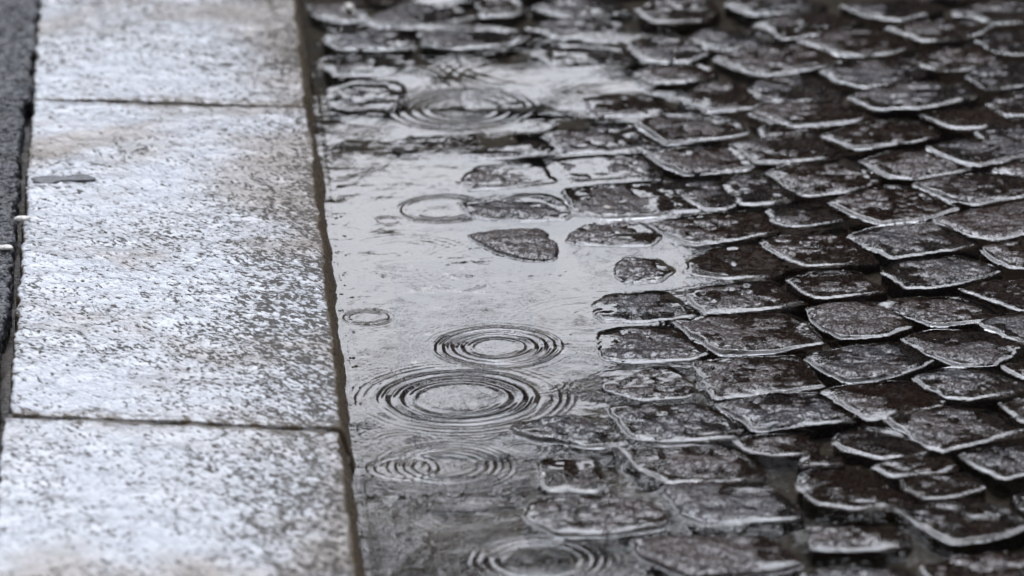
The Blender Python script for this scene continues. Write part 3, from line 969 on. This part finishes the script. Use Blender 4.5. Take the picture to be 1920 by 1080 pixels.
DARKP = mat_plain('wet_dark_stone', (0.025, 0.022, 0.02), 0.25, 300)
PALEP = mat_plain('pale_quartz', (0.62, 0.58, 0.52), 0.4, 300, 0.2)
TANP = mat_plain('tan_stone', (0.26, 0.23, 0.19), 0.35, 300, 0.3)
TAR = mat_plain('wet_tar', (0.055, 0.057, 0.063), 0.35, 260, 0.5, 0.002)
LITTER = mat_plain('wet_leaf_litter', (0.014, 0.010, 0.008), 0.35, 300)
pebble('pebble', 880, 522, -0.0012, 20, 6, 0.0016, DARKP, 3, 'small dark pebble breaking the surface in the middle of the open puddle', 'pebble')
pebble('pebble', 655, 19, road_z(*at(655, 19)[:2]) + 0.0025, 20, 9, 0.004, PALEP, 4, 'small cream pebble on a dark cobblestone beside the far end of the kerb', 'pebble')
pebble('pebble', 1137, 393, road_z(*at(1137, 393)[:2]) - 0.0005, 18, 6, 0.002, TANP, 5, 'flat pale pebble on the near edge of a grey cobblestone by the puddle', 'pebble')
pebble('pale_fleck', 1019, 894, road_z(*at(1019, 894)[:2]) + 0.001, 9, 5, 0.0018, PALEP, 6, 'tiny white stone chip on the small cobblestone standing in the puddle', 'stone chip')
pebble('pale_fleck', 42, 413, ZK + 0.002, 30, 7, 0.0022, PALEP, 8, 'flat white fleck lying across the gap between asphalt and middle kerb stone', 'stone chip')  # flat white fleck over the gap
pebble('pale_fleck', 10, 467, ZK + 0.001, 34, 7, 0.002, PALEP, 9, 'flat white fleck on the asphalt at the left edge of the photo', 'stone chip')  # second flat white fleck, on the asphalt
pebble('tar_smear', 112, 337, ZK + 0.0006, 90, 17, 0.0012, TAR, 10, 'flat dark grey smear of tar on the left edge of the middle kerb stone', 'tar smear', sink=0.5, lump=0.6)
pebble('leaf_scrap', 754, 929, 0.0006, 15, 8, 0.0012, LITTER, 12, 'black leaf scrap on the puddle in front of the nearest ring near the kerb', 'leaf scrap')
pebble('leaf_scrap', 696, 931, 0.0006, 17, 5, 0.001, LITTER, 13, 'thin black leaf scrap floating against the kerb beside the larger scrap', 'leaf scrap', spike=0.6)

# ------------------------------------------------------------------ the far side of the street, out of view, added only for the wet road to mirror
BRICK = mat_plain('brown_brick', (0.34, 0.25, 0.18), 0.8, 12, 0.3, 0.004, 1.3)
SLATE = mat_plain('slate', (0.06, 0.06, 0.065), 0.6, 8, 0.3, 0.004)
GLASS = mat_plain('dark_window', (0.02, 0.022, 0.025), 0.08, 4, 0.2, 0.0)
TRIM = mat_plain('stone_trim', (0.30, 0.28, 0.25), 0.7, 20, 0.2)
HEDGE = mat_plain('garden_wall_stone', (0.13, 0.12, 0.10), 0.85, 9, 0.35, 0.01, 1.3)


def box(name, x0, x1, y0, y1, z0, z1, mat, parent=None, **props):
    v = np.array([[x, y, z] for z in (z0, z1) for y in (y0, y1) for x in (x0, x1)])
    f = np.array([[0, 2, 3, 1], [4, 5, 7, 6], [0, 1, 5, 4], [2, 6, 7, 3], [0, 4, 6, 2], [1, 3, 7, 5]])
    return link(name, mesh_np(name, v, [f], False), parent, mat, **props)


def house(x0, x1, y, h, ridge, label):
    t = empty('house', ((x0 + x1) / 2, y, 0), label=label, category='house')
    o = t.location
    def bxp(name, a0, a1, b0, b1, c0, c1, m, p=None):
        return box(name, a0 - o.x, a1 - o.x, b0 - o.y, b1 - o.y, c0, c1, m, p or t)
    bxp('wall', x0, x1, y, y + 7, -0.1, h, BRICK)
    v = np.array([[x0 - .2, y - .3, h], [x1 + .2, y - .3, h], [x1 + .2, y + 3.5, h + ridge], [x0 - .2, y + 3.5, h + ridge], [x0 - .2, y + 7.3, h], [x1 + .2, y + 7.3, h]]) - np.array([o.x, o.y, 0])
    link('roof', mesh_np('roof', v, [np.array([[0, 1, 2, 3], [3, 2, 5, 4]]), np.array([[0, 3, 4], [1, 5, 2]])], False), t, SLATE)
    n = max(1, int((x1 - x0) / 2.1))
    for k in range(n):
        cx = x0 + (k + 0.5) * (x1 - x0) / n
        for zb in (0.9, 3.6):
            if zb + 1.4 < h:
                wv = bxp('window', cx - 0.5, cx + 0.5, y - 0.03, y + 0.05, zb, zb + 1.35, GLASS)
                bxp('sill', cx - 0.6, cx + 0.6, y - 0.12, y + 0.02, zb - 0.1, zb - 0.01, TRIM, wv)
                bxp('lintel', cx - 0.6, cx + 0.6, y - 0.06, y + 0.02, zb + 1.36, zb + 1.55, TRIM, wv)
    return t


house(2.2, 14.0, 17.5, 5.9, 1.5, 'unseen brown brick house added across the street for its reflection in the wet cobbles at right')  # added out of view, its height set by the reflections at right
box('unseen_wall', -12, 2.15, 17.0, 17.3, -0.1, 3.72, HEDGE, label='unseen tall stone wall added across the street for its reflection in the ripple rings', category='wall')  # added out of view, raised to darken reflections in the far water


def tree(x, y, base, label):
    t = empty('unseen_tree', (x, y, 0), label=label, category='tree')
    bm = bmesh.new()
    def limb(p, q, ra, rb, n=8):
        p, q = np.array(p, float), np.array(q, float)
        d = q - p
        d /= np.linalg.norm(d)
        u = np.cross(d, [0.3, 1, 0.2]); u /= np.linalg.norm(u)
        v = np.cross(d, u)
        rings = []
        for c, r in ((p, ra), (q, rb)):
            rings.append([bm.verts.new(c + r * (math.cos(a) * u + math.sin(a) * v)) for a in np.linspace(0, 2 * np.pi, n, endpoint=False)])
        for i in range(n):
            bm.faces.new((rings[0][i], rings[0][(i + 1) % n], rings[1][(i + 1) % n], rings[1][i]))
    limb((0, 0, -0.1), (0.05, 0, base - 0.6), 0.16, 0.11)
    rr = random.Random(5)
    tips = []
    for k in range(9):
        a = k * 2.4
        q = (math.cos(a) * 0.75 - 0.6, math.sin(a) * 0.75, base + 0.5 + rr.uniform(0, 1.0))
        limb((0.05, 0, base - 0.65), q, 0.07, 0.035, 6)
        for j in range(4):
            b = a + rr.uniform(-0.8, 0.8)
            e = (q[0] + math.cos(b) * 0.7 - 0.1, q[1] + math.sin(b) * 0.7, q[2] + rr.uniform(0.0, 1.3))
            limb(q, e, 0.035, 0.012, 5)
            tips += [e, q]
    me = bpy.data.meshes.new('trunk')
    bm.to_mesh(me); bm.free()
    link('trunk', me, t, mat_plain('bark', (0.05, 0.04, 0.032), 0.8, 30))
    n = 3800
    tips = np.array(tips)
    c = tips[rng.integers(0, len(tips), n)] + rng.normal(0, 0.30, (n, 3))
    c[:, 2] = np.maximum(c[:, 2], base + rng.uniform(-0.15, 0.45, n))
    A = rng.normal(0, 1, (n, 3)); A /= np.linalg.norm(A, axis=1)[:, None]
    B = np.cross(A, rng.normal(0, 1, (n, 3))); B /= np.linalg.norm(B, axis=1)[:, None]
    sz = rng.uniform(0.035, 0.065, n)[:, None]
    V = np.stack([c - A * sz, c + B * sz * 0.6, c + A * sz, c - B * sz * 0.6], 1).reshape(-1, 3)
    F = np.arange(4 * n).reshape(-1, 4)
    link('crown', mesh_np('crown', V, [F], False), t, mat_plain('leaves', (0.05, 0.065, 0.03), 0.6, 3, 0.4))
    return t


tree(1.9, 13.5, 3.45, 'unseen leafy tree added across the road to darken the reflection in the near end of the puddle')  # added out of view; crown pushed left so its reflection darkens the near water


def hedge(x0, x1, y, z, label):
    t = empty('hedge', ((x0 + x1) / 2, y, z), label=label, category='hedge')
    n = 9000
    c = np.stack([rng.uniform(x0, x1, n), rng.normal(y, 0.16, n), np.zeros(n)], 1)
    topz = 0.30 + 0.16 * vnoise(c[:, 0] * 1.6, c[:, 0] * 0, 3) + 0.10 * vnoise(c[:, 0] * 6, c[:, 0] * 0, 4)
    c[:, 2] = topz * rng.uniform(0, 1, n) ** 0.7
    c -= np.array([(x0 + x1) / 2, y, 0])
    A = rng.normal(0, 1, (n, 3)); A /= np.linalg.norm(A, axis=1)[:, None]
    B = np.cross(A, rng.normal(0, 1, (n, 3))); B /= np.linalg.norm(B, axis=1)[:, None]
    sz = rng.uniform(0.03, 0.06, n)[:, None]
    V = np.stack([c - A * sz, c + B * sz * 0.6, c + A * sz, c - B * sz * 0.6], 1).reshape(-1, 3)
    link('foliage', mesh_np('foliage', V, [np.arange(4 * n).reshape(-1, 4)], False), t, bpy.data.materials['leaves'])


hedge(-5.0, 2.1, 17.15, 3.72, 'unseen leafy hedge added on top of the wall for its reflection in the far puddle')  # added out of view for a ragged dark reflection in the far water
